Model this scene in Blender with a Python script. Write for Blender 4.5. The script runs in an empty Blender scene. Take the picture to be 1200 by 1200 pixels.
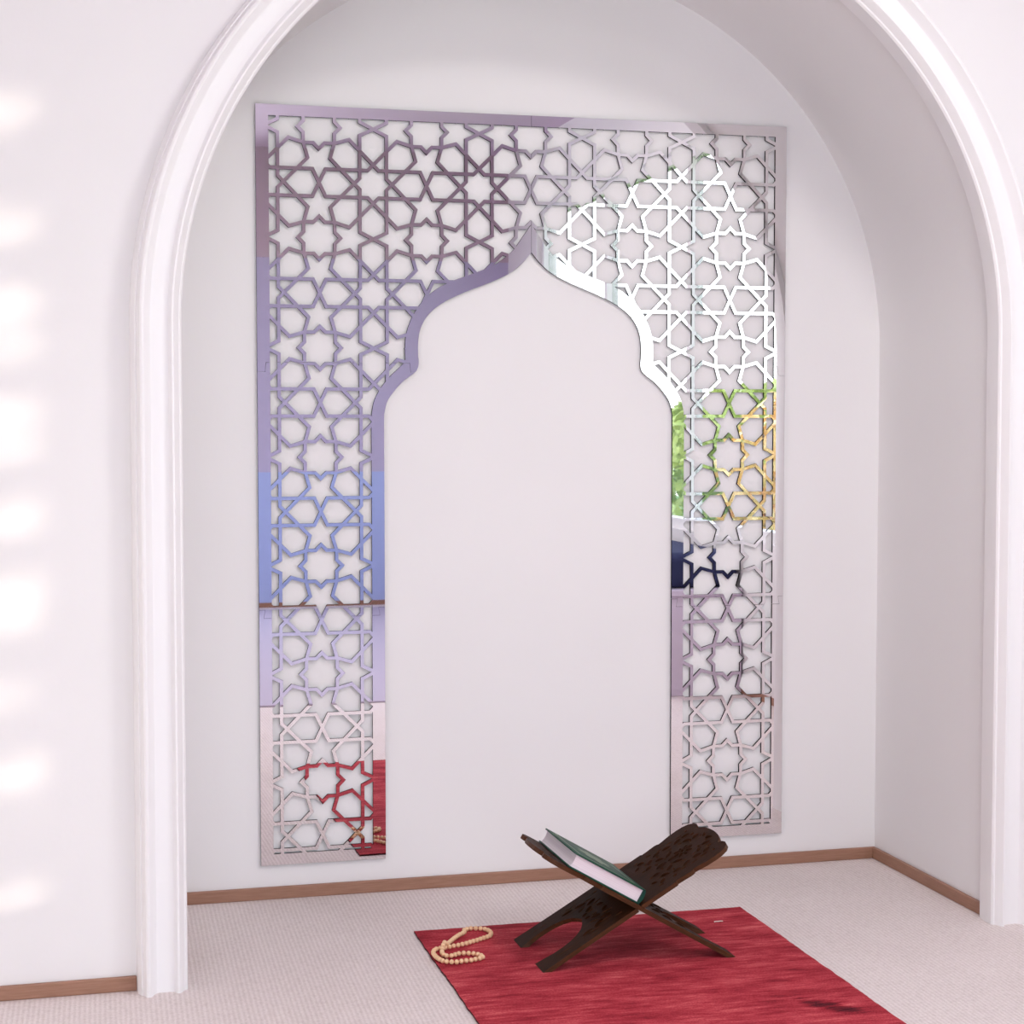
import bpy, bmesh, math, random
from mathutils import Vector, Matrix
from mathutils.geometry import delaunay_2d_cdt
random.seed(7)
C = bpy.context.scene.collection
P = 0.25                                   # one repeat of the star lattice, in metres
FLOOR_V = 7.577
def W(u, v, z): return Vector(((u-2.5)*P, z*P, (FLOOR_V-v)*P))

# ------------------------------------------------------------------ materials
def mat(name, col=(0.8, 0.8, 0.8), rough=0.6, metal=0.0, spec=0.4):
    m = bpy.data.materials.new(name); m.use_nodes = True
    b = m.node_tree.nodes['Principled BSDF']
    b.inputs['Base Color'].default_value = (*col, 1)
    b.inputs['Roughness'].default_value = rough
    b.inputs['Metallic'].default_value = metal
    b.inputs['Specular IOR Level'].default_value = spec
    return m
def N(m, t, **kw):
    n = m.node_tree.nodes.new(t)
    for k, v in kw.items(): setattr(n, k, v)
    return n
def L(m, a, b): m.node_tree.links.new(a, b)
def bsdf(m): return m.node_tree.nodes['Principled BSDF']
def coords(m, scale=(1, 1, 1), rot=(0, 0, 0)):
    tc = N(m, 'ShaderNodeTexCoord'); mp = N(m, 'ShaderNodeMapping')
    mp.inputs['Scale'].default_value = scale; mp.inputs['Rotation'].default_value = rot
    L(m, tc.outputs['Object'], mp.inputs['Vector']); return mp.outputs['Vector']
def noise(m, vec, scale, detail=4, rough=0.55):
    n = N(m, 'ShaderNodeTexNoise'); n.inputs['Scale'].default_value = scale
    n.inputs['Detail'].default_value = detail; n.inputs['Roughness'].default_value = rough
    L(m, vec, n.inputs['Vector']); return n.outputs['Fac']
def ramp(m, fac, stops):
    r = N(m, 'ShaderNodeValToRGB'); e = r.color_ramp.elements
    while len(e) < len(stops): e.new(0.5)
    for el, (p, c) in zip(e, stops): el.position = p; el.color = (*c, 1)
    L(m, fac, r.inputs['Fac']); return r.outputs['Color']
def bump(m, h, strength, dist):
    b = N(m, 'ShaderNodeBump'); b.inputs['Strength'].default_value = strength
    b.inputs['Distance'].default_value = dist; L(m, h, b.inputs['Height'])
    L(m, b.outputs['Normal'], bsdf(m).inputs['Normal'])
def math_(m, op, a, b):
    n = N(m, 'ShaderNodeMath', operation=op)
    for i, x in enumerate((a, b)):
        if isinstance(x, (int, float)): n.inputs[i].default_value = x
        else: L(m, x, n.inputs[i])
    return n.outputs[0]

def plaster(name, col):
    m = mat(name, col, 0.75, 0, 0.25)
    v = coords(m); h = noise(m, v, 90, 3)
    big = noise(m, v, 1.7, 2)
    c2 = tuple(c*0.975 for c in col)
    L(m, ramp(m, big, [(0.35, col), (0.7, c2)]), bsdf(m).inputs['Base Color'])
    bump(m, h, 0.08, 0.002); return m
M_wall = plaster('white_plaster', (0.825, 0.818, 0.82))
M_ceil = plaster('ceiling_paint', (0.62, 0.50, 0.60))
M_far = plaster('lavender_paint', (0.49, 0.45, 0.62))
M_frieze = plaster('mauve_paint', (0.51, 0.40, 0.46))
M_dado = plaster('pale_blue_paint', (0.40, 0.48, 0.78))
M_trim = mat('white_gloss_paint', (0.85, 0.845, 0.85), 0.38, 0, 0.4)
bump(M_trim, noise(M_trim, coords(M_trim, (30, 30, 2)), 3, 3), 0.05, 0.002)
M_frame = mat('white_window_paint', (0.8, 0.8, 0.8), 0.4)

def wood(name, c1, c2, scale, rough=0.45):
    m = mat(name, c1, rough)
    n = noise(m, coords(m, scale), 6, 6, 0.65)
    L(m, ramp(m, n, [(0.3, c1), (0.7, c2)]), bsdf(m).inputs['Base Color'])
    bump(m, n, 0.15, 0.002); return m
M_base = wood('baseboard_wood', (0.28, 0.145, 0.092), (0.37, 0.20, 0.135), (3, 3, 40), 0.5)
M_stand = wood('carved_walnut', (0.012, 0.0032, 0.0010), (0.042, 0.0125, 0.0030), (4, 40, 40), 0.5)
M_standedge = wood('walnut_cut_edge', (0.045, 0.016, 0.006), (0.092, 0.036, 0.014), (4, 40, 40), 0.5)
bsdf(M_standedge).inputs['Specular IOR Level'].default_value = 0.15
bsdf(M_stand).inputs['Specular IOR Level'].default_value = 0.05

# carpet : ribbed loops running away from the wall
M_carpet = mat('loop_carpet', (0.6, 0.5, 0.47), 0.95, 0, 0.1)
def build_carpet(m):
    v = coords(m, (1, 1, 1), (0, 0, math.radians(1.5)))
    w = N(m, 'ShaderNodeTexWave', wave_type='BANDS', bands_direction='X')
    w.inputs['Scale'].default_value = 1/0.0165/ (2*math.pi) * 3.5
    w.inputs['Distortion'].default_value = 2.2; w.inputs['Detail'].default_value = 3; w.inputs['Detail Scale'].default_value = 5
    L(m, v, w.inputs['Vector'])
    vo = N(m, 'ShaderNodeTexVoronoi'); vo.inputs['Scale'].default_value = 130
    L(m, v, vo.inputs['Vector'])
    fine = noise(m, v, 260, 3, 0.7); big = noise(m, v, 3, 3)
    h = math_(m, 'ADD', math_(m, 'MULTIPLY', w.outputs['Fac'], 0.42), math_(m, 'MULTIPLY', fine, 1.25))
    h = math_(m, 'SUBTRACT', h, math_(m, 'MULTIPLY', vo.outputs['Distance'], 0.5))
    fac = math_(m, 'ADD', math_(m, 'MULTIPLY', h, 0.4), math_(m, 'MULTIPLY', big, 0.25))
    L(m, ramp(m, fac, [(0.10, (0.60, 0.525, 0.505)), (0.62, (0.855, 0.785, 0.77))]), bsdf(m).inputs['Base Color'])
    bump(m, h, 0.5, 0.003)
build_carpet(M_carpet)

# rug : streaked crimson pile
M_rug = mat('crimson_pile', (0.4, 0.03, 0.05), 0.9, 0, 0.15)
def build_rug(m):
    st = noise(m, coords(m, (4.0, 24, 1)), 3.2, 8, 0.75)
    blot = noise(m, coords(m, (2.0, 6, 1)), 3.4, 4, 0.6)
    fine = noise(m, coords(m, (90, 150, 1)), 3, 3, 0.8)
    f = math_(m, 'ADD', math_(m, 'MULTIPLY', st, 0.62), math_(m, 'MULTIPLY', blot, 0.5))
    f = math_(m, 'ADD', f, math_(m, 'MULTIPLY', fine, 0.55))
    tc = N(m, 'ShaderNodeTexCoord'); mp = N(m, 'ShaderNodeMapping', vector_type='TEXTURE')     # shadow of a dent, painted dark into the pile colour
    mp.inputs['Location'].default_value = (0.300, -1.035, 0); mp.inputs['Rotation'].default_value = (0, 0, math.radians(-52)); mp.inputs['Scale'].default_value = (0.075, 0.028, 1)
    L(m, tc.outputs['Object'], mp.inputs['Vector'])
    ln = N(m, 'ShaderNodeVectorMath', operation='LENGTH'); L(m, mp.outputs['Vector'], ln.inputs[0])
    dent_shade = N(m, 'ShaderNodeMapRange'); dent_shade.inputs['From Min'].default_value = 0.4; dent_shade.inputs['From Max'].default_value = 1.1; dent_shade.inputs['To Min'].default_value = 0.22; dent_shade.inputs['To Max'].default_value = 0
    L(m, math_(m, 'ADD', ln.outputs['Value'], math_(m, 'MULTIPLY', math_(m, 'SUBTRACT', st, 0.5), 2.0)), dent_shade.inputs['Value'])
    f = math_(m, 'SUBTRACT', f, dent_shade.outputs[0])
    c = ramp(m, f, [(0.58, (0.070, 0.005, 0.011)), (0.745, (0.29, 0.017, 0.030)), (0.89, (0.51, 0.050, 0.070)), (1.0, (0.70, 0.16, 0.16))])
    L(m, c, bsdf(m).inputs['Base Color'])
    bump(m, math_(m, 'ADD', st, fine), 0.5, 0.004)
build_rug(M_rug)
M_rugedge = mat('dark_rug_edge', (0.06, 0.008, 0.012), 0.9)
M_mirror = mat('mirror_acrylic', (0.86, 0.84, 0.86), 0.012, 1.0)
M_medge = mat('dark_acrylic_edge', (0.007, 0.005, 0.006), 0.7, 0, 0.05)
M_cover = mat('green_leather', (0.012, 0.085, 0.065), 0.5, 0, 0.2)
n_ = noise(M_cover, coords(M_cover), 38, 5, 0.6)
L(M_cover, ramp(M_cover, n_, [(0.35, (0.005, 0.042, 0.034)), (0.7, (0.022, 0.095, 0.050))]), bsdf(M_cover).inputs['Base Color'])
bump(M_cover, noise(M_cover, coords(M_cover), 700, 2), 0.2, 0.0006)
M_gilt = mat('worn_gilt_stamp', (0.09, 0.16, 0.075), 0.4)
M_page = mat('paper_edges', (0.80, 0.74, 0.78), 0.8)
wv = noise(M_page, coords(M_page, (1, 1, 900)), 1.0, 2)
L(M_page, ramp(M_page, wv, [(0.3, (0.70, 0.64, 0.68)), (0.7, (0.84, 0.79, 0.83))]), bsdf(M_page).inputs['Base Color'])
M_bead = mat('pale_wood_bead', (0.80, 0.53, 0.31), 0.45)
L(M_bead, ramp(M_bead, noise(M_bead, coords(M_bead, (1, 1, 4)), 160, 3), [(0.3, (0.74, 0.47, 0.26)), (0.7, (0.88, 0.62, 0.38))]), bsdf(M_bead).inputs['Base Color'])
M_cord = mat('cord', (0.5, 0.3, 0.18), 0.8)
M_thread = mat('white_thread', (0.8, 0.72, 0.68), 0.8)
M_navy = mat('navy_fabric', (0.020, 0.024, 0.075), 0.85)
bump(M_navy, noise(M_navy, coords(M_navy), 300, 2), 0.3, 0.001)
M_bench = mat('lilac_bench_paint', (0.62, 0.55, 0.66), 0.5)
M_lawn = mat('lawn', (0.10, 0.22, 0.03), 0.9)
L(M_lawn, ramp(M_lawn, noise(M_lawn, coords(M_lawn), 14, 5), [(0.3, (0.06, 0.15, 0.02)), (0.7, (0.17, 0.30, 0.05))]), bsdf(M_lawn).inputs['Base Color'])
def leafmat(name, a, b):
    m = mat(name, a, 0.55)
    L(m, ramp(m, noise(m, coords(m), 6, 3), [(0.3, a), (0.7, b)]), bsdf(m).inputs['Base Color']); return m
M_leaf = leafmat('green_leaf', (0.24, 0.36, 0.06), (0.50, 0.56, 0.16))
M_leafy = leafmat('golden_leaf', (0.80, 0.52, 0.20), (0.85, 0.72, 0.36))
M_bark = wood('bark', (0.10, 0.07, 0.05), (0.17, 0.12, 0.08), (10, 10, 2), 0.9)
M_glass = bpy.data.materials.new('window_glass'); M_glass.use_nodes = True
nt = M_glass.node_tree; nt.nodes.remove(nt.nodes['Principled BSDF'])
tr = nt.nodes.new('ShaderNodeBsdfTransparent'); tr.inputs['Color'].default_value = (.70, .71, .70, 1); gl = nt.nodes.new('ShaderNodeBsdfGlossy'); fr = nt.nodes.new('ShaderNodeLayerWeight'); mx = nt.nodes.new('ShaderNodeMixShader')
gl.inputs['Roughness'].default_value = 0.02; pw = nt.nodes.new('ShaderNodeMath'); pw.operation = 'POWER'; pw.inputs[1].default_value = 5.0
ad = nt.nodes.new('ShaderNodeMath'); ad.operation = 'MULTIPLY_ADD'; ad.inputs[1].default_value = 0.8; ad.inputs[2].default_value = 0.04
fr.inputs['Blend'].default_value = 0.5; nt.links.new(fr.outputs['Facing'], pw.inputs[0]); nt.links.new(pw.outputs[0], ad.inputs[0]); nt.links.new(ad.outputs[0], mx.inputs[0]); nt.links.new(tr.outputs[0], mx.inputs[1]); nt.links.new(gl.outputs[0], mx.inputs[2])
nt.links.new(mx.outputs[0], nt.nodes['Material Output'].inputs['Surface'])

M_clear = M_glass.copy(); M_clear.name = 'clear_window_glass'
[n for n in M_clear.node_tree.nodes if n.type == 'BSDF_TRANSPARENT'][0].inputs['Color'].default_value = (.95, .97, .96, 1)

# ------------------------------------------------------------------ helpers
def link(name, me, mats, parent=None, smooth=None):
    for m in (mats if isinstance(mats, (list, tuple)) else [mats]): me.materials.append(m)
    o = bpy.data.objects.new(name, me); C.objects.link(o)
    if parent: o.parent = parent
    if smooth is not None:
        me.shade_smooth(); me.set_sharp_from_angle(angle=math.radians(smooth))
    return o
def tag(o, label, cat, group=None, kind=None):
    o['label'] = label; o['category'] = cat
    if group: o['group'] = group
    if kind: o['kind'] = kind
    return o
def struct(o): o['kind'] = 'structure'; return o
def empty(name, loc):
    o = bpy.data.objects.new(name, None); o.empty_display_size = 0.05; o.location = loc; C.objects.link(o); return o
def bm_link(name, bm, mats, parent=None, smooth=None):
    bmesh.ops.recalc_face_normals(bm, faces=bm.faces[:])
    me = bpy.data.meshes.new(name); bm.to_mesh(me); bm.free(); return link(name, me, mats, parent, smooth)
def box_bm(x0, x1, y0, y1, z0, z1, bev=0, bm=None, seg=2):
    own = bm is None
    if own: bm = bmesh.new()
    r = bmesh.ops.create_cube(bm, size=1)
    for v in r['verts']:
        v.co = Vector(((x0+x1)/2+v.co.x*(x1-x0), (y0+y1)/2+v.co.y*(y1-y0), (z0+z1)/2+v.co.z*(z1-z0)))
    if bev:
        es = list({e for v in r['verts'] for e in v.link_edges})
        bmesh.ops.bevel(bm, geom=es, offset=bev, segments=seg, affect='EDGES', profile=0.5)
    return bm
def inside(pt, poly):
    x, y = pt; c = False; n = len(poly); j = n-1
    for i in range(n):
        xi, yi = poly[i]; xj, yj = poly[j]
        if (yi > y) != (yj > y) and x < (xj-xi)*(y-yi)/(yj-yi)+xi: c = not c
        j = i
    return c
def fill(keep, polys, extra=()):
    """Triangulates all polygon outlines together and keeps the triangles keep(centre) accepts."""
    vs = []; es = []
    for pl in polys:
        b = len(vs); vs += [Vector(p) for p in pl]; es += [(b+i, b+(i+1) % len(pl)) for i in range(len(pl))]
    V, E_, F, *_ = delaunay_2d_cdt(vs, es, [], 0, 1e-6)
    tris = []
    for f in F:
        c = sum((V[i] for i in f), Vector((0, 0)))/len(f)
        if keep((c.x, c.y)): tris.append(list(f))
    return V, tris
def components(tris):
    par = {}
    def find(a):
        while par[a] != a: par[a] = par[par[a]]; a = par[a]
        return a
    own = {}
    for k, t in enumerate(tris):
        par[k] = k
    for k, t in enumerate(tris):
        for i in range(3):
            e = tuple(sorted((t[i], t[(i+1) % 3])))
            if e in own: par[find(k)] = find(own[e])
            else: own[e] = k
    g = {}
    for k in range(len(tris)): g.setdefault(find(k), []).append(tris[k])
    return list(g.values())
def plate_bm(V, tris, f0, f1, side=0):
    """Solid between the maps f0 and f1 of a triangulated 2-D region; side = material slot of the cut edges."""
    bm = bmesh.new(); a = {}; b = {}; cnt = {}
    for t in tris:
        for i in t:
            if i not in a: a[i] = bm.verts.new(f0(V[i])); b[i] = bm.verts.new(f1(V[i]))
        for i in range(3):
            e = (t[i], t[(i+1) % 3]); k = tuple(sorted(e)); cnt.setdefault(k, []).append(e)
    for t in tris:
        bm.faces.new([a[i] for i in t]); f = bm.faces.new([b[i] for i in reversed(t)]); f.material_index = side
    for k, l in cnt.items():
        if len(l) == 1:
            i, j = l[0]; f = bm.faces.new((a[j], a[i], b[i], b[j])); f.material_index = side
    return bm
def tube_bm(pts, r, seg=8, bm=None):
    bm = bm or bmesh.new(); rings = []; up = Vector((0, 0, 1))
    for i, p in enumerate(pts):
        d = (pts[min(i+1, len(pts)-1)]-pts[max(i-1, 0)]).normalized()
        x = d.cross(up if abs(d.z) < 0.95 else Vector((1, 0, 0))).normalized(); y = d.cross(x)
        rr = r(i/(len(pts)-1)) if callable(r) else r
        rings.append([bm.verts.new(p+(x*math.cos(t)+y*math.sin(t))*rr) for t in [2*math.pi*k/seg for k in range(seg)]])
    for A, B in zip(rings, rings[1:]):
        for k in range(seg): bm.faces.new((A[k], A[(k+1) % seg], B[(k+1) % seg], B[k]))
    bm.faces.new(rings[0]); bm.faces.new(rings[-1][::-1]); return bm
def spline(pts, n=8):
    out = []
    for i in range(len(pts)-1):
        p0 = Vector(pts[max(i-1, 0)]); p1 = Vector(pts[i]); p2 = Vector(pts[i+1]); p3 = Vector(pts[min(i+2, len(pts)-1)])
        for k in range(n):
            t = k/n
            out.append(0.5*((2*p1)+(p2-p0)*t+(2*p0-5*p1+4*p2-p3)*t*t+(3*p1-p0-3*p2+p3)*t**3))
    out.append(Vector(pts[-1])); return out

# ------------------------------------------------------------------ the room
XC = (2.55-2.5)*P; R_NI = 3.56*P; R_TR = 3.47*P; SPR = (FLOOR_V-2.44)*P
Y_F = -2.345*P
XL, XR, YB, H = -2.6, 1.6, -6.4, 2.7
TH = 0.12
fl = box_bm(XL-TH, XR+TH, YB-TH, 0.1, -0.08, 0)
struct(bm_link('floor', fl, M_carpet))
struct(bm_link('ceiling', box_bm(XL-TH, XR+TH, YB-TH, 0.1, H, H+0.1), M_ceil))
struct(bm_link('wall_back', box_bm(XL-TH, XR+TH, 0, 0.1, 0, H), M_wall))
def arch(r, n=120):
    return [(XC-r, 0)]+[(XC-r*math.cos(math.pi*k/n), SPR+r*math.sin(math.pi*k/n)) for k in range(n+1)]+[(XC+r, 0)]
op = arch(R_NI); op2 = [(op[0][0], -0.2)]+op[1:-1]+[(op[-1][0], -0.2)]
rect = [(XL-TH, 0), (XR+TH, 0), (XR+TH, H), (XL-TH, H)]
V, T = fill(lambda c: inside(c, rect) and not inside(c, op2), [rect, op2])
struct(bm_link('wall_niche', plate_bm(V, T, lambda v: (v.x, Y_F, v.y), lambda v: (v.x, 0, v.y)), M_wall, None, 12))

# windows : one in the right wall, one in the far wall
W1 = (-5.75, -2.14, 0.62, 2.30)            # y0 y1 z0 z1
W2 = (-2.45, -0.15, 0.40, 2.58)            # x0 x1 z0 z1
r1 = [(YB-TH, 0), (Y_F, 0), (Y_F, H), (YB-TH, H)]
h1 = [(W1[0], W1[2]), (W1[1], W1[2]), (W1[1], W1[3]), (W1[0], W1[3])]
V, T = fill(lambda c: inside(c, r1) and not inside(c, h1), [r1, h1])
struct(bm_link('wall_right', plate_bm(V, T, lambda v: (XR, v.x, v.y), lambda v: (XR+TH, v.x, v.y)), M_wall))
r2 = [(XL, 0), (XR, 0), (XR, H), (XL, H)]
h2 = [(W2[0], W2[2]), (W2[1], W2[2]), (W2[1], W2[3]), (W2[0], W2[3])]
V, T = fill(lambda c: inside(c, r2) and not inside(c, h2), [r2, h2])
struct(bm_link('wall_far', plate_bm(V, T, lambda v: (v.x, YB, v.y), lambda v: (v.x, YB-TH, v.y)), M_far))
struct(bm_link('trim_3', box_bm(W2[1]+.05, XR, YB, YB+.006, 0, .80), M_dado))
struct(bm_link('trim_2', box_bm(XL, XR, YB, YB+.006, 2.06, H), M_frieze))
struct(bm_link('wall_left', box_bm(XL-TH, XL, YB-TH, Y_F, 0, H), M_wall))

def window(name, a0, a1, z0, z1, mp, bays, rails, glass):
    e = empty(name, mp((a0+a1)/2, z0, 0)); struct(e); inv = Matrix.Translation(-e.location)
    outer = [(a0, z0), (a1, z0), (a1, z1), (a0, z1)]; f = 0.045; polys = [outer]; panes = []
    bw = (a1-a0)/bays
    for i in range(bays):
        xs = (a0+i*bw+(f if i == 0 else f/2), a0+(i+1)*bw-(f if i == bays-1 else f/2))
        zs = [z0+f]+[r for r in rails for _ in (0, 1)]+[z1-f]
        for k in range(0, len(zs), 2):
            zl = zs[k]+(0.014 if k else 0); zh = zs[k+1]-(0.014 if k+2 < len(zs) else 0)
            panes.append([(xs[0], zl), (xs[1], zl), (xs[1], zh), (xs[0], zh)])
    V, T = fill(lambda c: not any(inside(c, q) for q in panes), polys+panes)
    o = bm_link('window_frame', plate_bm(V, T, lambda v: mp(v.x, v.y, 0.03), lambda v: mp(v.x, v.y, 0.09)), M_frame, e); o.data.transform(inv)
    for q in panes:
        bm = bmesh.new()
        fa = [bm.verts.new(mp(*p, 0.058)) for p in q]; fb = [bm.verts.new(mp(*p, 0.062)) for p in q]
        bm.faces.new(fa); bm.faces.new(fb[::-1])
        for i in range(4): bm.faces.new((fa[i], fb[i], fb[(i+1) % 4], fa[(i+1) % 4]))
        o = bm_link('window_pane', bm, glass, e); o.data.transform(inv)
window('window_1', *W1, lambda a, z, d: Vector((XR+d, a, z)), 3, [], M_glass)
window('window_2', *W2, lambda a, z, d: Vector((a, YB-d, z)), 2, [], M_clear)

# arch moulding, one continuous swept profile (offset outward from the opening, stand-off from the wall)
prof = [(0.02, -0.13), (-0.0, 0.0), (0.0, 0.095), (0.012, 0.112), (0.024, 0.118), (0.05, 0.165), (0.066, 0.186), (0.08, 0.186), (0.094, 0.165),
        (0.106, 0.142), (0.125, 0.134), (0.15, 0.132), (0.215, 0.132), (0.238, 0.142), (0.255, 0.165), (0.27, 0.20), (0.288, 0.225), (0.306, 0.232),
        (0.32, 0.225), (0.33, 0.205), (0.338, 0.175), (0.345, 0.165), (0.352, 0.168), (0.372, 0.135), (0.38, 0.10), (0.385, 0.0)]
bm = bmesh.new(); rings = []
path = [('l', 0.0), ('l', SPR*0.5)]+[('a', math.pi*k/128) for k in range(129)]+[('r', SPR*0.5), ('r', 0.0)]
for k, t in path:
    ring = []
    for (o_, s) in prof:
        r = R_TR+o_*P; y = Y_F-s*P
        if k == 'l': co = (XC-r, y, t)
        elif k == 'r': co = (XC+r, y, t)
        else: co = (XC-r*math.cos(t), y, SPR+r*math.sin(t))
        ring.append(bm.verts.new(co))
    rings.append(ring)
for A, B in zip(rings, rings[1:]):
    for i in range(len(prof)-1): bm.faces.new((A[i], A[i+1], B[i+1], B[i]))
    bm.faces.new((A[-1], A[0], B[0], B[-1]))
bm.faces.new(rings[0]); bm.faces.new(rings[-1][::-1])
struct(bm_link('trim_1', bm, M_trim, None, 28))

# skirting boards
BH = 0.113*P; BT = 0.010
def skirting(name, x0, x1, y0, y1):
    struct(bm_link(name, box_bm(x0, x1, y0, y1, 0, BH, 0.0022), M_base))
xin = XC+R_NI; xto = R_TR+0.385*P
skirting('baseboard_back', XC-R_NI+0.0, xin, -BT, -0.0)
skirting('baseboard_niche_right', xin-BT, xin, Y_F+0.02, -BT)
skirting('baseboard_niche_left', XC-R_NI, XC-R_NI+BT, Y_F+0.02, -BT)
skirting('baseboard_front_left', XL, XC-xto, Y_F-BT, Y_F)
skirting('baseboard_front_right', XC+xto, XR, Y_F-BT, Y_F)
skirting('baseboard_left', XL, XL+BT, YB, Y_F-BT)
skirting('baseboard_right', XR-BT, XR, YB, Y_F-BT)
skirting('baseboard_far', XL+BT, XR-BT, YB, YB+BT)

# ------------------------------------------------------------------ mirror panel
a = 0.124; T_ = a*math.sqrt(2); b_ = a*(math.sqrt(2)-1)
k_ = 0.222; q = 0.142; w2 = 0.0155
def inset(poly, d):
    ar = sum(poly[i][0]*poly[(i+1) % len(poly)][1]-poly[(i+1) % len(poly)][0]*poly[i][1] for i in range(len(poly)))
    if ar < 0: poly = poly[::-1]
    n = len(poly); out = []
    for i in range(n):
        p0 = Vector(poly[i-1]); p1 = Vector(poly[i]); p2 = Vector(poly[(i+1) % n])
        e1 = (p1-p0).normalized(); e2 = (p2-p1).normalized()
        n1 = Vector((-e1.y, e1.x)); n2 = Vector((-e2.y, e2.x))
        m = n1+n2; s = d/max(0.25, (1+n1.dot(n2)))
        out.append(tuple(p1+m*s))
    return out
def rot(poly, k):
    for _ in range(k): poly = [(-y, x) for x, y in poly]
    return poly
def star(c, r, n1, n2):
    out = []
    for k in range(4): out += rot([(r, 0), (n1, n2), (n1, n1), (n2, n1)], k)
    return [(x+c[0], y+c[1]) for x, y in out]
Vv = (T_+k_, k_); Cc = (0.5-q, 0.5-q)
fA = star((0, 0), T_, a, b_); fB = star((0.5, 0.5), 0.195, q+0.001, 0.052)
fK = [(T_, 0), (T_+a, a), (a, a), (a, b_)]
fK2 = [(y, x) for x, y in fK]
fH1 = [(T_, 0), (T_+a, a), (0.44, a), (0.5, 0), (0.44, -a), (T_+a, -a)]
fH2 = [(a, a), (T_+a, a), Vv, Cc, (Vv[1], Vv[0]), (a, T_+a)]
sL = [(0.5, 0), (0.44, a), (T_+a, a), Vv, Cc, (0.448, 0.5-q-0.001), (0.5, 0.305)]
fS = sL+[(1-x, y) for x, y in sL[-2:0:-1]]
holes = []
for iu in range(-1, 7):
    for iv in range(-1, 9):
        cell = [fA, fB]
        for k in range(4): cell += [rot(fK, k), rot(fK2, k), rot(fH1, k), rot(fH2, k)]
        cell += [[(x, y) for x, y in fS], [(x, -y) for x, y in fS], [(y, x) for x, y in fS], [(-y, x) for x, y in fS]]
        for pl in cell:
            ins = [(x+iu, y+iv) for x, y in inset(pl, w2)]
            xs = [x for x, y in ins]; ys = [y for x, y in ins]
            if max(xs) < 0.02 or min(xs) > 4.99 or max(ys) < 0.35 or min(ys) > 7.2: continue
            holes.append(ins)
UC = 2.5035
mi = [(0, 1.584), (.092, 1.692), (.205, 1.78), (.375, 1.864), (.543, 1.930), (.70, 1.994), (.848, 2.068), (.961, 2.152), (1.032, 2.241), (1.074, 2.34), (1.089, 2.447),
      (1.090, 2.55), (1.084, 2.63), (1.099, 2.692), (1.142, 2.735), (1.235, 2.804), (1.314, 2.889), (1.377, 2.98), (1.406, 3.08), (1.412, 3.17), (1.412, 3.6)]
mo = [(0, 1.325), (.078, 1.434), (.181, 1.575), (.306, 1.676), (.429, 1.742), (.594, 1.806), (.757, 1.866), (.904, 1.94), (1.036, 2.05), (1.123, 2.17), (1.178, 2.289), (1.206, 2.40),
      (1.213, 2.52), (1.215, 2.615), (1.278, 2.686), (1.367, 2.771), (1.447, 2.874), (1.504, 2.985), (1.528, 3.111), (1.530, 3.221), (1.530, 3.6)]
def mirrored(half, bottom, n=6):
    r = [(v.x, v.y) for v in spline(half, n)]
    return [(UC+x, y) for x, y in [(r[-1][0], bottom)]+r[::-1]]+[(UC-x, y) for x, y in r[1:]+[(r[-1][0], bottom)]]
inner = mirrored(mi, 7.5); arch_out = mirrored(mo, 7.5)
outer = [(-.073, .312), (5.08, .312), (5.08, 7.26), (-.073, 7.26)]
winr = [(.042, .412), (4.965, .412), (4.965, 7.157), (.042, 7.157)]
def band(pts, w=0.0016):
    up = []; dn = []
    for i, p in enumerate(pts):
        p0 = Vector(pts[max(0, i-1)]); p1 = Vector(pts[min(len(pts)-1, i+1)]); d = (p1-p0).normalized(); n = Vector((-d.y, d.x))*w
        up.append(tuple(Vector(p)+n)); dn.append(tuple(Vector(p)-n))
    return up+dn[::-1]
gaps = []
for sgn in (1, -1):
    f = lambda pts: [(UC+sgn*(x-UC), y) for x, y in pts]
    gaps.append(band(f([(-.12, 2.724), (-.004, 2.724), (.006, 2.636), (.06, 2.634), (1.24, 2.634), (1.335, 2.634), (1.345, 2.722), (1.46, 2.722)])))
    gaps.append(band(f([(-.12, 4.895), (-.018, 4.895), (-.032, 4.972), (.06, 4.972), (.93, 4.972), (1.045, 4.972), (1.032, 4.895), (1.2, 4.895)])))
gaps.append(band([(UC, .28), (UC, 1.62)]))
def bbox(p): xs = [x for x, y in p]; ys = [y for x, y in p]; return min(xs), max(xs), min(ys), max(ys)
hb = [(bbox(h), h) for h in holes]
def keep(c):
    if not inside(c, outer) or inside(c, inner): return False
    for g in gaps:
        if inside(c, g): return False
    if inside(c, winr) and not inside(c, arch_out):
        for (x0, x1, y0, y1), h in hb:
            if x0 <= c[0] <= x1 and y0 <= c[1] <= y1 and inside(c, h): return False
    return True
# lattice holes count only inside the window between frame and arch
V, T = fill(keep, [outer, inner, arch_out, winr]+gaps+holes)
panel = empty('mirror_panel', W(UC, 7.26, -0.02))
tag(panel, 'large silver mirror panel with pierced star lattice around a pointed arch opening', 'wall mirror')
inv = Matrix.Translation(-panel.location)
MT, MG = 0.0064/P, 0.002/P
secs = [s for s in components(T) if len(s) > 12]
for s in secs:
    o = bm_link('mirror_section', plate_bm(V, s, lambda v: W(v.x, v.y, -(MT+MG)), lambda v: W(v.x, v.y, -MG), 1), [M_mirror, M_medge], panel)
    o.data.transform(inv)
print('mirror sections', len(secs), [len(s) for s in secs])

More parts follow.
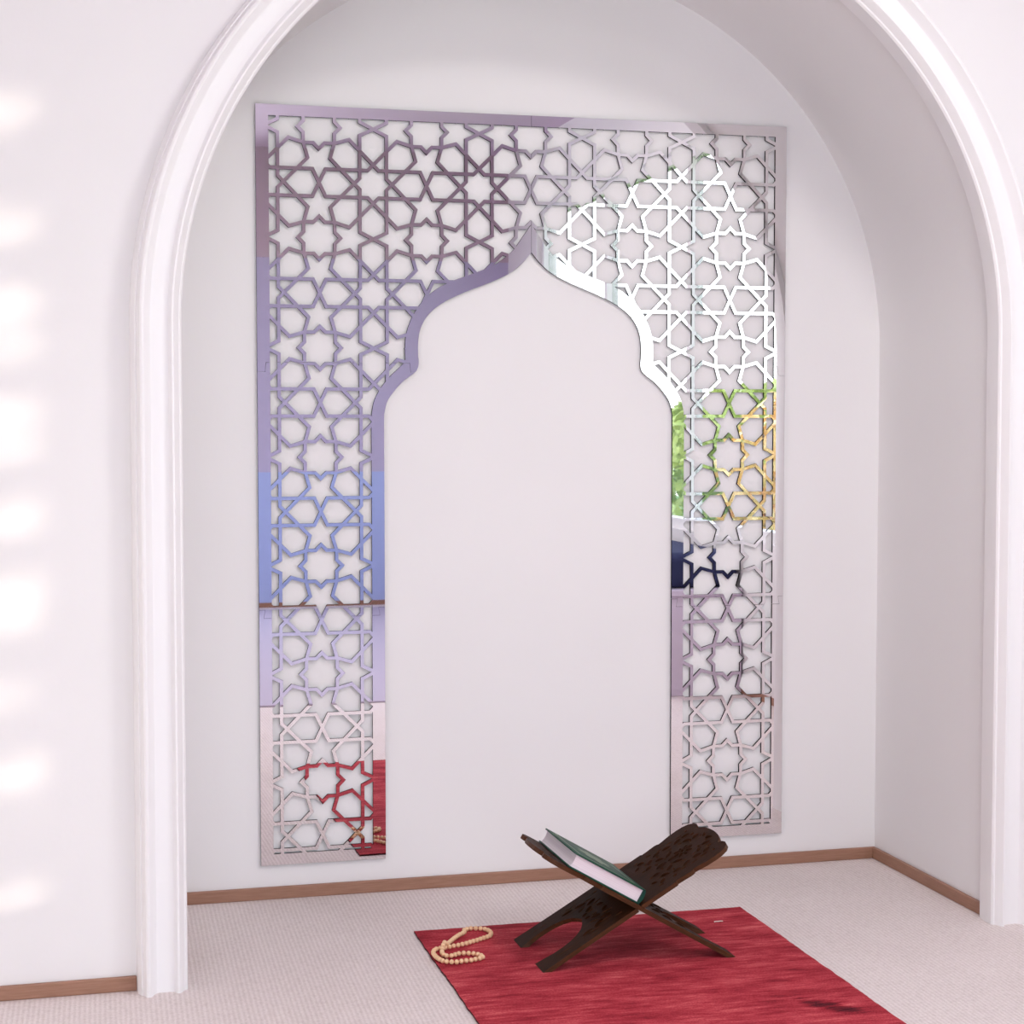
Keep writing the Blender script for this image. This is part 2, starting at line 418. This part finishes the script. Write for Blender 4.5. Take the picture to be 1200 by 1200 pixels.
# ------------------------------------------------------------------ prayer rug
RH = 0.006
ru0, ru1, rz0, rz1 = 1.075, 4.085, -1.42, -6.3
bm = bmesh.new(); nx, ny = 90, 120; g = []
def wob(t, s): return 0.0006*math.sin(t*23+s)+0.0005*math.sin(t*97+2*s)+random.uniform(-.0006, .0006)
x0 = (ru0-2.5)*P; x1 = (ru1-2.5)*P; y0 = rz0*P; y1 = rz1*P
for j in range(ny+1):
    row = []
    wl = wob(j/ny, 1); wr = wob(j/ny, 4)
    for i in range(nx+1):
        x = x0+wl+(x1+wr-x0-wl)*i/nx; e = 1 if 0 < i < nx and 0 < j < ny else 0
        y = y0+(y1-y0)*j/ny + (wob(i/nx, 2) if j == 0 else 0)
        row.append(bm.verts.new((x, y, RH*(0.75 if not e else 1)+0.0005*e*math.sin(x*37+y*11)*math.sin(y*29))))
    g.append(row)
for j in range(ny):
    for i in range(nx): bm.faces.new((g[j][i], g[j+1][i], g[j+1][i+1], g[j][i+1]))
edge = g[0][:]+[r[-1] for r in g[1:]]+g[-1][-2::-1]+[r[0] for r in g[-2:0:-1]]
bot = [bm.verts.new((v.co.x, v.co.y, 0.0002)) for v in edge]
for i in range(len(edge)):
    j = (i+1) % len(edge); f = bm.faces.new((edge[i], edge[j], bot[j], bot[i])); f.material_index = 1
bm.faces.new(bot).material_index = 1
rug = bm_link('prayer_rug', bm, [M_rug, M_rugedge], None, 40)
tag(rug, 'crimson woven prayer rug lying on the beige carpet under the book stand', 'rug')

# small white thread on the rug
c = W(3.709, FLOOR_V, -1.847); pts = [c+Vector((x, y, RH+0.0014)) for x, y in [(-.010, 0), (-.005, .0015), (0, .0005), (.005, .0018), (.010, -.0005)]]
tag(bm_link('thread', tube_bm(pts, 0.0011, 6), M_thread, None, 60), 'tiny white thread lying on the far right corner of the red rug', 'thread')

# ------------------------------------------------------------------ folding book stand
ANG = math.radians(30.2); BTK = 0.037; HW = 0.45; LF = 0.905; LU = 0.93
hu, hz = 2.655, -2.37
hinge_h = LF*math.sin(ANG)*P+RH+0.0008
HG = Vector(((hu-2.5)*P, hz*P, hinge_h))
stand = empty('book_stand', Vector((HG.x, HG.y, RH)))
tag(stand, 'dark carved wooden folding book stand crossed open on the red rug, holding a green book', 'book stand')
def ell(s, w, rs, rw, th=0, n=14):
    return [(s+rs*math.cos(t)*math.cos(th)-rw*math.sin(t)*math.sin(th), w+rs*math.cos(t)*math.sin(th)+rw*math.sin(t)*math.cos(th)) for t in [2*math.pi*k/n for k in range(n)]]
def sym(pl): return [pl, [(s, -w) for s, w in pl]]
# half outline : upper board with scalloped crest, straight sides, lower board with a pointed cut-out between two legs
up_half = [(0.0, .45), (.30, .45), (.36, .45), (.375, .432), (.42, .436), (.50, .446), (.53, .440), (.545, .425), (.58, .432), (.66, .452), (.74, .458), (.80, .452), (.86, .425),
           (.895, .375), (.905, .33), (.895, .285), (.865, .255), (.875, .235), (.905, .20), (.925, .13), (.932, .06), (.935, 0)]
lo_half = [(0.0, .45), (-.35, .45), (-.60, .452), (-.78, .456), (-LF, .462), (-LF, .225)]
cut = [(-LF, .225), (-.84, .245), (-.76, .262), (-.68, .262), (-.60, .248), (-.53, .215), (-.47, .165), (-.435, .10), (-.415, .045), (-.40, 0)]
body = up_half+[(s, -w) for s, w in up_half[-2:0:-1]]+[(s, -w) for s, w in lo_half]+[(s, -w) for s, w in cut[1:]]+cut[-2::-1]+lo_half[-2:0:-1]
body = [tuple(p) for p in body]
bh = []
for s, w, rs, rw, th in [(.80, .20, .022, .012, .5), (.79, .33, .016, .010, 1.2), (.70, .30, .034, .009, .1), (.60, .31, .034, .009, -.1), (.50, .30, .026, .010, .2), (.40, .33, .024, .011, -.5),
                         (.33, .20, .030, .011, .6), (.44, .20, .018, .009, -.7), (.56, .17, .024, .008, .5), (.66, .17, .022, .008, -.4), (.74, .10, .020, .009, .9), (.48, .08, .024, .009, .3),
                         (.38, .07, .022, .010, -.9), (.27, .33, .022, .010, .4), (.26, .10, .020, .009, .0), (.58, .05, .016, .007, 1.2), (.83, .07, .016, .009, .2)]:
    bh += sym(ell(s, w, rs*1.1, rw*1.25, th))
for s, w, rs, rw, th in [(-.20, .14, .045, .010, .25), (-.26, .27, .05, .010, -.1), (-.34, .17, .04, .011, .5), (-.30, .05, .030, .011, .1), (-.40, .33, .05, .009, -.1), (-.16, .33, .030, .010, .2),
                         (-.70, .35, .07, .006, .05)]:
    bh += sym(ell(s, w, rs*1.1, rw*1.2, th))
def petal(bm, s, w, rs, rw, th, hgt, z0):
    nu, nv = 10, 3; c = bm.verts.new((s, w, z0+1.5*hgt)); prev = None
    for j in range(1, nv+1):
        f = j/nv; ring = []
        for k in range(nu):
            t = 2*math.pi*k/nu; x = rs*f*math.cos(t); y = rw*f*math.sin(t)*(1-0.25*math.cos(t))
            ring.append(bm.verts.new((s+x*math.cos(th)-y*math.sin(th), w+x*math.sin(th)+y*math.cos(th), z0+1.5*hgt*(1-f*f)-0.002*(j == nv))))
        for k in range(nu):
            if prev is None: bm.faces.new((c, ring[k], ring[(k+1) % nu]))
            else: bm.faces.new((prev[k], ring[k], ring[(k+1) % nu], prev[(k+1) % nu]))
        prev = ring
PETALS = []
for k in range(8): t = k*math.pi/4; PETALS.append((.62+.055*math.cos(t), .055*math.sin(t), .048, .020, t, .010))
PETALS.append((.62, 0, .020, .020, 0, .014))
for sg in (1, -1):
    PETALS += [(.52, .11*sg, .055, .020, .6*sg, .010), (.72, .15*sg, .05, .022, -.7*sg, .010), (.80, .12*sg, .045, .020, .3*sg, .010), (.86, .05*sg, .04, .018, .9*sg, .010), (.43, .13*sg, .05, .020, -.6*sg, .010),
               (.36, .20*sg, .05, .020, .7*sg, .010), (.45, .26*sg, .045, .018, .2*sg, .010), (.55, .25*sg, .05, .018, -.3*sg, .010), (.66, .24*sg, .05, .018, .3*sg, .010), (.75, .25*sg, .045, .018, -.2*sg, .010),
               (.31, .10*sg, .04, .018, .3*sg, .010), (.30, .28*sg, .04, .018, -.5*sg, .010), (.24, .22*sg, .035, .015, .6*sg, .008),
               (-.24, .20*sg, .06, .018, .3*sg, .010), (-.33, .26*sg, .06, .018, -.3*sg, .010), (-.30, .10*sg, .05, .020, .5*sg, .010), (-.20, .06*sg, .04, .018, -.5*sg, .010), (-.45, .29*sg, .06, .016, -.1*sg, .008), (-.36, .04*sg, .03, .015, .2*sg, .008)]
PETALS.append((.40, 0, .06, .025, 0, .012)); PETALS.append((.50, 0, .04, .018, 0, .010))
fing = [-.5, -.27, -.09, .09, .27, .5]
def board(name, sgn, par):
    slots = [[(-.021, fing[i]), (.021, fing[i]), (.021, fing[i+1]), (-.021, fing[i+1])] for i in range(5) if i % 2 == par]
    V, T = fill(lambda c: inside(c, body) and not any(inside(c, h) for h in bh) and not any(inside(c, h) for h in slots), [body]+bh+slots)
    def mp(z):
        def f(v):
            s = v.x
            if s < -LF+1e-4: s -= z/math.tan(ANG)
            return Vector((s, v.y, z))*P
        return f
    bm = plate_bm(V, T, mp(BTK/2), mp(-BTK/2), 1)
    bmesh.ops.recalc_face_normals(bm, faces=bm.faces[:])
    bm2 = bmesh.new()
    for pt in PETALS:
        if sgn < 0 and pt[0] > 0.0: continue          # the book covers that face
        petal(bm2, *pt, BTK/2)
    bmesh.ops.scale(bm2, vec=(P, P, P), verts=bm2.verts[:])
    bmesh.ops.recalc_face_normals(bm2, faces=bm2.faces[:])
    me2 = bpy.data.meshes.new('t'); bm2.to_mesh(me2); bm2.free(); bm.from_mesh(me2); bpy.data.meshes.remove(me2)
    me = bpy.data.meshes.new(name); bm.to_mesh(me); bm.free()
    o = link(name, me, [M_stand, M_standedge], stand)
    x = Vector((sgn*math.cos(ANG), 0, math.sin(ANG))); y = Vector((0, sgn, 0)); z = x.cross(y)
    m = Matrix((x, y, z)).transposed().to_4x4(); m.translation = HG-stand.location
    o.matrix_local = m
    return o
board('carved_board', 1, 0); board('carved_board', -1, 1)

# ------------------------------------------------------------------ book lying closed on the left board
bd = Vector((-math.cos(ANG), 0, math.sin(ANG))); bn = Vector((math.sin(ANG), 0, math.cos(ANG)))
s0, s1, TB = .030, .712, .128; LB = .885
org = HG+bd*(s0*P)+bn*((BTK/2)*P+0.0006)
book = empty('book', org); m = Matrix((bd, Vector((0, -1, 0)), bn)).transposed().to_4x4(); m.translation = org; book.matrix_world = m
tag(book, 'closed thick green hardback book resting on the wooden stand', 'book')
BL = (s1-s0)*P; BT_ = TB*P; hw = LB*P/2; cv = 0.0031
bm = bmesh.new()
box_bm(0, BL, -hw, hw, 0, cv, 0.0007, bm); box_bm(0, BL, -hw, hw, BT_-cv, BT_, 0.0007, bm)
# rounded spine
sec = [(0.0, BT_)]+[(-0.004*math.sin(math.pi*k/10), BT_*(1-k/10)) for k in range(1, 10)]+[(0.0, 0.0), (cv, 0.0), (cv*1.2, BT_*0.5), (cv, BT_)]
ra = [bm.verts.new((x, -hw, z)) for x, z in sec]; rb = [bm.verts.new((x, hw, z)) for x, z in sec]
for i in range(len(sec)): j = (i+1) % len(sec); bm.faces.new((ra[i], ra[j], rb[j], rb[i]))
bm.faces.new(ra); bm.faces.new(rb[::-1])
cover = bm_link('cover', bm, M_cover, book, 40)
# page block with a slightly hollow fore-edge
z0, z1 = cv+0.0001, BT_-cv-0.0001; ins = 0.004
sec = [(cv*1.3, z0), (BL-ins, z0)]+[(BL-ins-0.0022*math.sin(math.pi*k/8), z0+(z1-z0)*k/8) for k in range(1, 8)]+[(BL-ins, z1), (cv*1.3, z1)]
bm = bmesh.new()
ra = [bm.verts.new((x, -hw+ins, z)) for x, z in sec]; rb = [bm.verts.new((x, hw-ins, z)) for x, z in sec]
for i in range(len(sec)): j = (i+1) % len(sec); bm.faces.new((ra[i], ra[j], rb[j], rb[i]))
bm.faces.new(ra); bm.faces.new(rb[::-1])
bm_link('page_block', bm, M_page, book)
# stamped border and medallion on the cover
def ring2(px, hx, hy, wd): return [(px-hx, -hy), (px+hx, -hy), (px+hx, hy), (px-hx, hy)], [(px-hx+wd, -hy+wd), (px+hx-wd, -hy+wd), (px+hx-wd, hy-wd), (px-hx+wd, hy-wd)]
o1, i1 = ring2(BL/2+.003, BL/2-.016, hw-.014, .006)
md = [(BL/2+.003+.034*(1+0.16*math.cos(8*t))*math.cos(t), .045*(1+0.16*math.cos(8*t))*math.sin(t)) for t in [2*math.pi*k/96 for k in range(96)]]
V, T = fill(lambda c: (inside(c, o1) and not inside(c, i1)) or inside(c, md), [o1, i1, md])
orn = bm_link('cover_stamp', plate_bm(V, T, lambda v: (v.x, v.y, BT_+0.0004), lambda v: (v.x, v.y, BT_-0.0003)), M_gilt, cover)
orn['label'] = 'faded gilt border stamp'

# ------------------------------------------------------------------ prayer beads
LOOP = [(-0.255, -0.4), (-0.2433, -0.3899), (-0.2314, -0.3917), (-0.2208, -0.3945), (-0.2121, -0.4014), (-0.2061, -0.4115), (-0.204, -0.4284), (-0.2068, -0.4432), (-0.2142, -0.456), (-0.2255, -0.4639), (-0.2377, -0.4721),
 (-0.2476, -0.479), (-0.2593, -0.4853), (-0.2691, -0.4921), (-0.2774, -0.4962), (-0.2886, -0.5013), (-0.3023, -0.5051), (-0.3141, -0.5094), (-0.3257, -0.5125), (-0.3378, -0.5142), (-0.3471, -0.5239), (-0.3528, -0.5405),
 (-0.3538, -0.5594), (-0.3516, -0.5777), (-0.3477, -0.5923), (-0.3426, -0.6012), (-0.3382, -0.6052), (-0.3279, -0.6108), (-0.3195, -0.6125), (-0.3084, -0.6102), (-0.2982, -0.6082), (-0.2875, -0.6081), (-0.2795, -0.6043),
 (-0.2698, -0.601), (-0.2607, -0.5916), (-0.2653, -0.5767), (-0.2733, -0.5674), (-0.2828, -0.5619), (-0.2919, -0.5583), (-0.3027, -0.5585), (-0.311, -0.5635), (-0.3213, -0.5697), (-0.3314, -0.5671), (-0.3355, -0.5571),
 (-0.3346, -0.5393), (-0.3267, -0.5171), (-0.3132, -0.493), (-0.301, -0.4713), (-0.2896, -0.4534), (-0.2788, -0.4384), (-0.2685, -0.4257), (-0.2602, -0.4182), (-0.257, -0.41)]
fine = [Vector((p.x, p.y)) for p in spline([(x, y) for x, y in LOOP]+[LOOP[0]], 12)]
BR = 0.0050; GAPB = 0.0105; pos = [fine[0]]; acc = 0
for p, q_ in zip(fine, fine[1:]):
    d = (q_-p).length; t = 0
    while acc+d-t >= GAPB:
        t += GAPB-acc; acc = 0; pos.append(p.lerp(q_, t/d))
    acc += d-t
if (pos[-1]-pos[0]).length < GAPB*0.8: pos.pop()
zb = []
for i, p in enumerate(pos):
    z = RH+0.0008+BR
    for j in range(i-2):
        if i-j > len(pos)-3 or zb[j] > RH+0.0012+BR: continue
        d = (p-pos[j]).length
        if d < 2*BR: z = max(z, zb[j]+math.sqrt(4*BR*BR-d*d)+0.0002)
    zb.append(z)
for _ in range(2):                               # the strand lifts gradually over the one it crosses
    zs = zb[:]
    for i in range(1, len(zb)-1): zb[i] = max(zs[i], 0.45*max(zs[i-1], zs[i+1])+0.55*(RH+0.0008+BR)) if max(zs[i-1], zs[i+1]) > RH+0.008+BR else zs[i]
beads = empty('prayer_beads', (pos[0].x, pos[0].y, RH)); tag(beads, 'looped string of pale wooden prayer beads on the near left corner of the red rug'.replace('near left', 'far left'), 'prayer beads')
bm = bmesh.new(); bmesh.ops.create_uvsphere(bm, u_segments=20, v_segments=12, radius=BR)
bme = bpy.data.meshes.new('bead'); bm.to_mesh(bme); bm.free(); bme.materials.append(M_bead); bme.shade_smooth()
pts3 = [Vector((p.x, p.y, z)) for p, z in zip(pos, zb)]
for i, p in enumerate(pts3):
    o = bpy.data.objects.new('bead', bme); C.objects.link(o); o.parent = beads; o.location = p-beads.location
    d = (pts3[(i+1) % len(pts3)]-pts3[i-1]); o.rotation_euler = d.to_track_quat('Z', 'Y').to_euler(); o.scale = (1, 1, 0.97)
cord = bm_link('cord', tube_bm(pts3+[pts3[0]], 0.0009, 6), M_cord, beads); cord.data.transform(Matrix.Translation(-beads.location))
print('beads', len(pos))

# ------------------------------------------------------------------ window bench and its cushion (seen in the mirror)
bx0, bx1, by0, by1 = 1.17, XR-0.011, -5.2, -2.6
bench = empty('window_bench', ((bx0+bx1)/2, (by0+by1)/2, 0)); tag(bench, 'low lilac painted window bench along the right wall, reflected in the mirror', 'bench')
iv_ = Matrix.Translation(-bench.location)
o = bm_link('bench_body', box_bm(bx0+.03, bx1, by0, by1, 0.0, 0.40, 0.004), M_bench, bench); o.data.transform(iv_)
o = bm_link('bench_top', box_bm(bx0, bx1, by0-.01, by1+.01, 0.40, 0.43, 0.006), M_bench, bench); o.data.transform(iv_)
cu = bm_link('seat_cushion', box_bm(bx0+.005, bx1-.005, by0+.02, by1-.02, 0.431, 0.575, 0.035, None, 4), M_navy, None, 40)
tag(cu, 'long navy seat cushion on the window bench, reflected in the mirror', 'cushion')

M_lilac = mat('lilac_pile', (0.47, 0.42, 0.52), .95); bump(M_lilac, noise(M_lilac, coords(M_lilac), 200, 3), .4, .003)
tag(bm_link('area_rug', box_bm(-1.6, 1.1, -6.2, -2.75, 0.0005, 0.008, .003), M_lilac), 'large plain lilac area rug on the carpet, reflected in the mirror', 'rug')

# ------------------------------------------------------------------ garden outside (seen through the window, in the mirror)
struct(bm_link('ground', box_bm(XR+TH+.02, 22, -26, 8, -0.35, -0.25), M_lawn))
def leaves(bm, cen, rad, n, size, hole=None):
    for _ in range(n):
        while True:
            p = Vector([random.uniform(-1, 1) for _ in range(3)])
            if 0.25 < p.length < 1: break
        p = Vector(cen)+Vector((p.x*rad[0], p.y*rad[1], p.z*rad[2]))
        u = Vector([random.gauss(0, 1) for _ in range(3)]).normalized(); w = u.orthogonal().normalized()
        s = size*random.uniform(.6, 1.3)
        vs = [bm.verts.new(p+u*s*a_+w*s*b__) for a_, b__ in [(-1, 0), (-.3, .45), (.4, .4), (1, 0), (.4, -.4), (-.3, -.45)]]
        bm.faces.new(vs)
def shrub(name, lab, x, y, rx, ry, h, n, size, m, cat='shrub'):
    e = empty(name, (x, y, -0.25)); tag(e, lab, cat)
    bm = bmesh.new()
    for k in range(5): tube_bm([Vector((0, 0, 0)), Vector((random.uniform(-.3, .3)*rx, random.uniform(-.3, .3)*ry, h*.45)), Vector((random.uniform(-.7, .7)*rx, random.uniform(-.7, .7)*ry, h*.85))], lambda t: .03*(1-.8*t)+.004, 6, bm)
    bm_link('stem', bm, M_bark, e)
    bm = bmesh.new(); leaves(bm, (0, 0, h*.55), (rx, ry, h*.5), n, size, None)
    bm_link('foliage', bm, m, e)
shrub('hedge', 'long clipped green hedge far out in the garden, reflected in the mirror', 7.5, -14, 1.0, 7.0, 1.75, 9000, .10, M_leaf, 'hedge')
shrub('shrub', 'golden leafed shrub outside the window, reflected in the mirror', 3.6, -6.6, .55, .6, 1.5, 1500, .06, M_leafy)
shrub('shrub', 'green leafy shrub outside the window beside the golden one, reflected in the mirror', 4.6, -9.8, .8, .9, 1.6, 2200, .06, M_leaf)
e = empty('tree', (3.3, -3.4, -0.25)); tag(e, 'slender leafy tree in the garden outside the window', 'tree')
bm = bmesh.new(); tube_bm([Vector((0, 0, 0)), Vector((.04, .05, 1.0)), Vector((-.03, .02, 2.0)), Vector((0.02, 0, 3.0))], lambda t: .05*(1-t)+.010, 10, bm)
clumps = []
for k in range(46):
    z = 1.0+k*.042; t = k*2.4; r = random.uniform(.35, 1.0)*(1.0-.25*abs(k-20)/26)
    tip = Vector((math.cos(t)*r, math.sin(t)*r, z+.25)); clumps.append(tip)
    tube_bm([Vector((0, 0, z)), Vector((math.cos(t)*.5*r, math.sin(t)*.5*r, z+.16)), tip], lambda t: .012*(1-t)+.003, 6, bm)
bm_link('trunk', bm, M_bark, e)
bm = bmesh.new()
for c_ in clumps:
    if abs(c_.y-.27) < .26: continue
    s_ = random.uniform(.09, .15); leaves(bm, c_, (s_, s_, s_*.75), 55, .038)
for v_, h_ in [(1.35, .05), (2.02, .045), (2.85, .035), (3.62, .04), (4.17, .03), (4.92, .035), (5.55, .07), (6.45, .09), (7.1, .1), (.55, .06)]:
    for x_ in (-.14, 0, .13): leaves(bm, (x_, .26+random.uniform(-.03, .03), (FLOOR_V-v_)*P+.77+.25+x_*.17+random.uniform(-.008, .008)), (.09, .12, h_*0.75), 80, .028)
bm_link('foliage', bm, M_leaf, e)

# ------------------------------------------------------------------ light : sky, low sun, portals in the windows, added ceiling fill
SKY = 8.6; CEIL_FILL = 20
M_diff = mat('opal_glass', (.9, .9, .9), .4); bsdf(M_diff).inputs['Emission Color'].default_value = (1, .96, .93, 1); bsdf(M_diff).inputs['Emission Strength'].default_value = 2.0

w = bpy.data.worlds.new('sky'); bpy.context.scene.world = w; w.use_nodes = True
bg = w.node_tree.nodes['Background']; tc = w.node_tree.nodes.new('ShaderNodeTexCoord'); sp = w.node_tree.nodes.new('ShaderNodeSeparateXYZ'); cr = w.node_tree.nodes.new('ShaderNodeValToRGB')
w.node_tree.links.new(tc.outputs['Generated'], sp.inputs[0]); w.node_tree.links.new(sp.outputs['Z'], cr.inputs[0]); w.node_tree.links.new(cr.outputs[0], bg.inputs[0])
cr.color_ramp.elements[0].color = (0.96, 0.985, 1.0, 1); cr.color_ramp.elements[1].color = (0.62, 0.74, 1.0, 1); cr.color_ramp.elements[1].position = 0.8
bg.inputs[1].default_value = SKY
def lamp(name, kind, loc, energy, col=(1, 1, 1)):
    l = bpy.data.lights.new(name, kind); l.energy = energy; l.color = col
    o = bpy.data.objects.new(name, l); o.location = loc; C.objects.link(o); return o
for nm, loc, sx, sy, d in [('portal_right', (XR+TH+.015, (W1[0]+W1[1])/2, (W1[2]+W1[3])/2), W1[1]-W1[0], W1[3]-W1[2], (-1, 0, 0)), ('portal_far', ((W2[0]+W2[1])/2, YB-TH-.015, (W2[2]+W2[3])/2), W2[1]-W2[0], W2[3]-W2[2], (0, 1, 0))]:
    o = lamp(nm, 'AREA', loc, 1); o.data.shape = 'RECTANGLE'; o.data.size = sx; o.data.size_y = sy
    o.rotation_euler = Vector(d).to_track_quat('-Z', 'Y').to_euler(); o.data.cycles.is_portal = True
for k, y in enumerate((-1.85, -3.4)):  # added fill lamps, out of view, to brighten floor, rug and niche
    e = empty('ceiling_light', (0.3, y, H)); tag(e, ['round flush ceiling lamp nearer to the niche', 'round flush ceiling lamp nearer to the far window'][k], 'ceiling lamp')
    bm = bmesh.new(); bmesh.ops.create_cone(bm, cap_ends=True, segments=48, radius1=.20, radius2=.22, depth=.04)
    o = bm_link('lamp_base', bm, M_frame, e, 40); o.location = (0, 0, -.021)
    bm = bmesh.new(); bmesh.ops.create_uvsphere(bm, u_segments=32, v_segments=12, radius=.18); bmesh.ops.scale(bm, vec=(1, 1, .22), verts=bm.verts[:])
    o = bm_link('diffuser', bm, M_diff, e, 60); o.location = (0, 0, -.045)
    l = lamp('ceiling_glow', 'AREA', (0, 0, -.10), CEIL_FILL, (1.0, .95, .93)); l.data.shape = 'DISK'; l.data.size = .36; l.parent = e
az = Vector((2.73, -1.585, 0)).normalized(); el = math.radians(8.5)
sd = -(az*math.cos(el)+Vector((0, 0, 1))*math.sin(el))
sun = lamp('sun', 'SUN', (8, -6, 4), 6, (1.0, 0.84, 0.68)); sun.rotation_euler = sd.to_track_quat('-Z', 'Y').to_euler(); sun.data.angle = math.radians(0.7)

# ------------------------------------------------------------------ camera
Rm = [(9.67495700e-01, 3.15564329e-04, -2.52887267e-01), (-1.33751940e-02, 9.98663425e-01, -4.99246175e-02), (2.52533510e-01, 5.16842690e-02, 9.66206791e-01)]
right, down, fwd = [Vector((r[0], r[2], -r[1])) for r in Rm]
cam = bpy.data.cameras.new('camera'); co = bpy.data.objects.new('camera', cam); C.objects.link(co)
m = Matrix((right, -down, -fwd)).transposed().to_4x4(); m.translation = W(-1.894280, 3.166908, -16.134797)
co.matrix_world = m; cam.sensor_width = 36; cam.lens = 2066.333*36/1200; cam.clip_start = 0.05; cam.clip_end = 100
sc = bpy.context.scene; sc.camera = co
sc.view_settings.view_transform = 'Standard'; sc.view_settings.look = 'None'; sc.view_settings.gamma = 1; sc.view_settings.use_curve_mapping = False
sc.view_settings.exposure = -0.06
sc.cycles.use_denoising = True; sc.cycles.max_bounces = 14; sc.cycles.diffuse_bounces = 8; sc.cycles.glossy_bounces = 6; sc.cycles.transparent_max_bounces = 16
sc.cycles.sample_clamp_indirect = 8; sc.cycles.caustics_reflective = False; sc.cycles.caustics_refractive = False
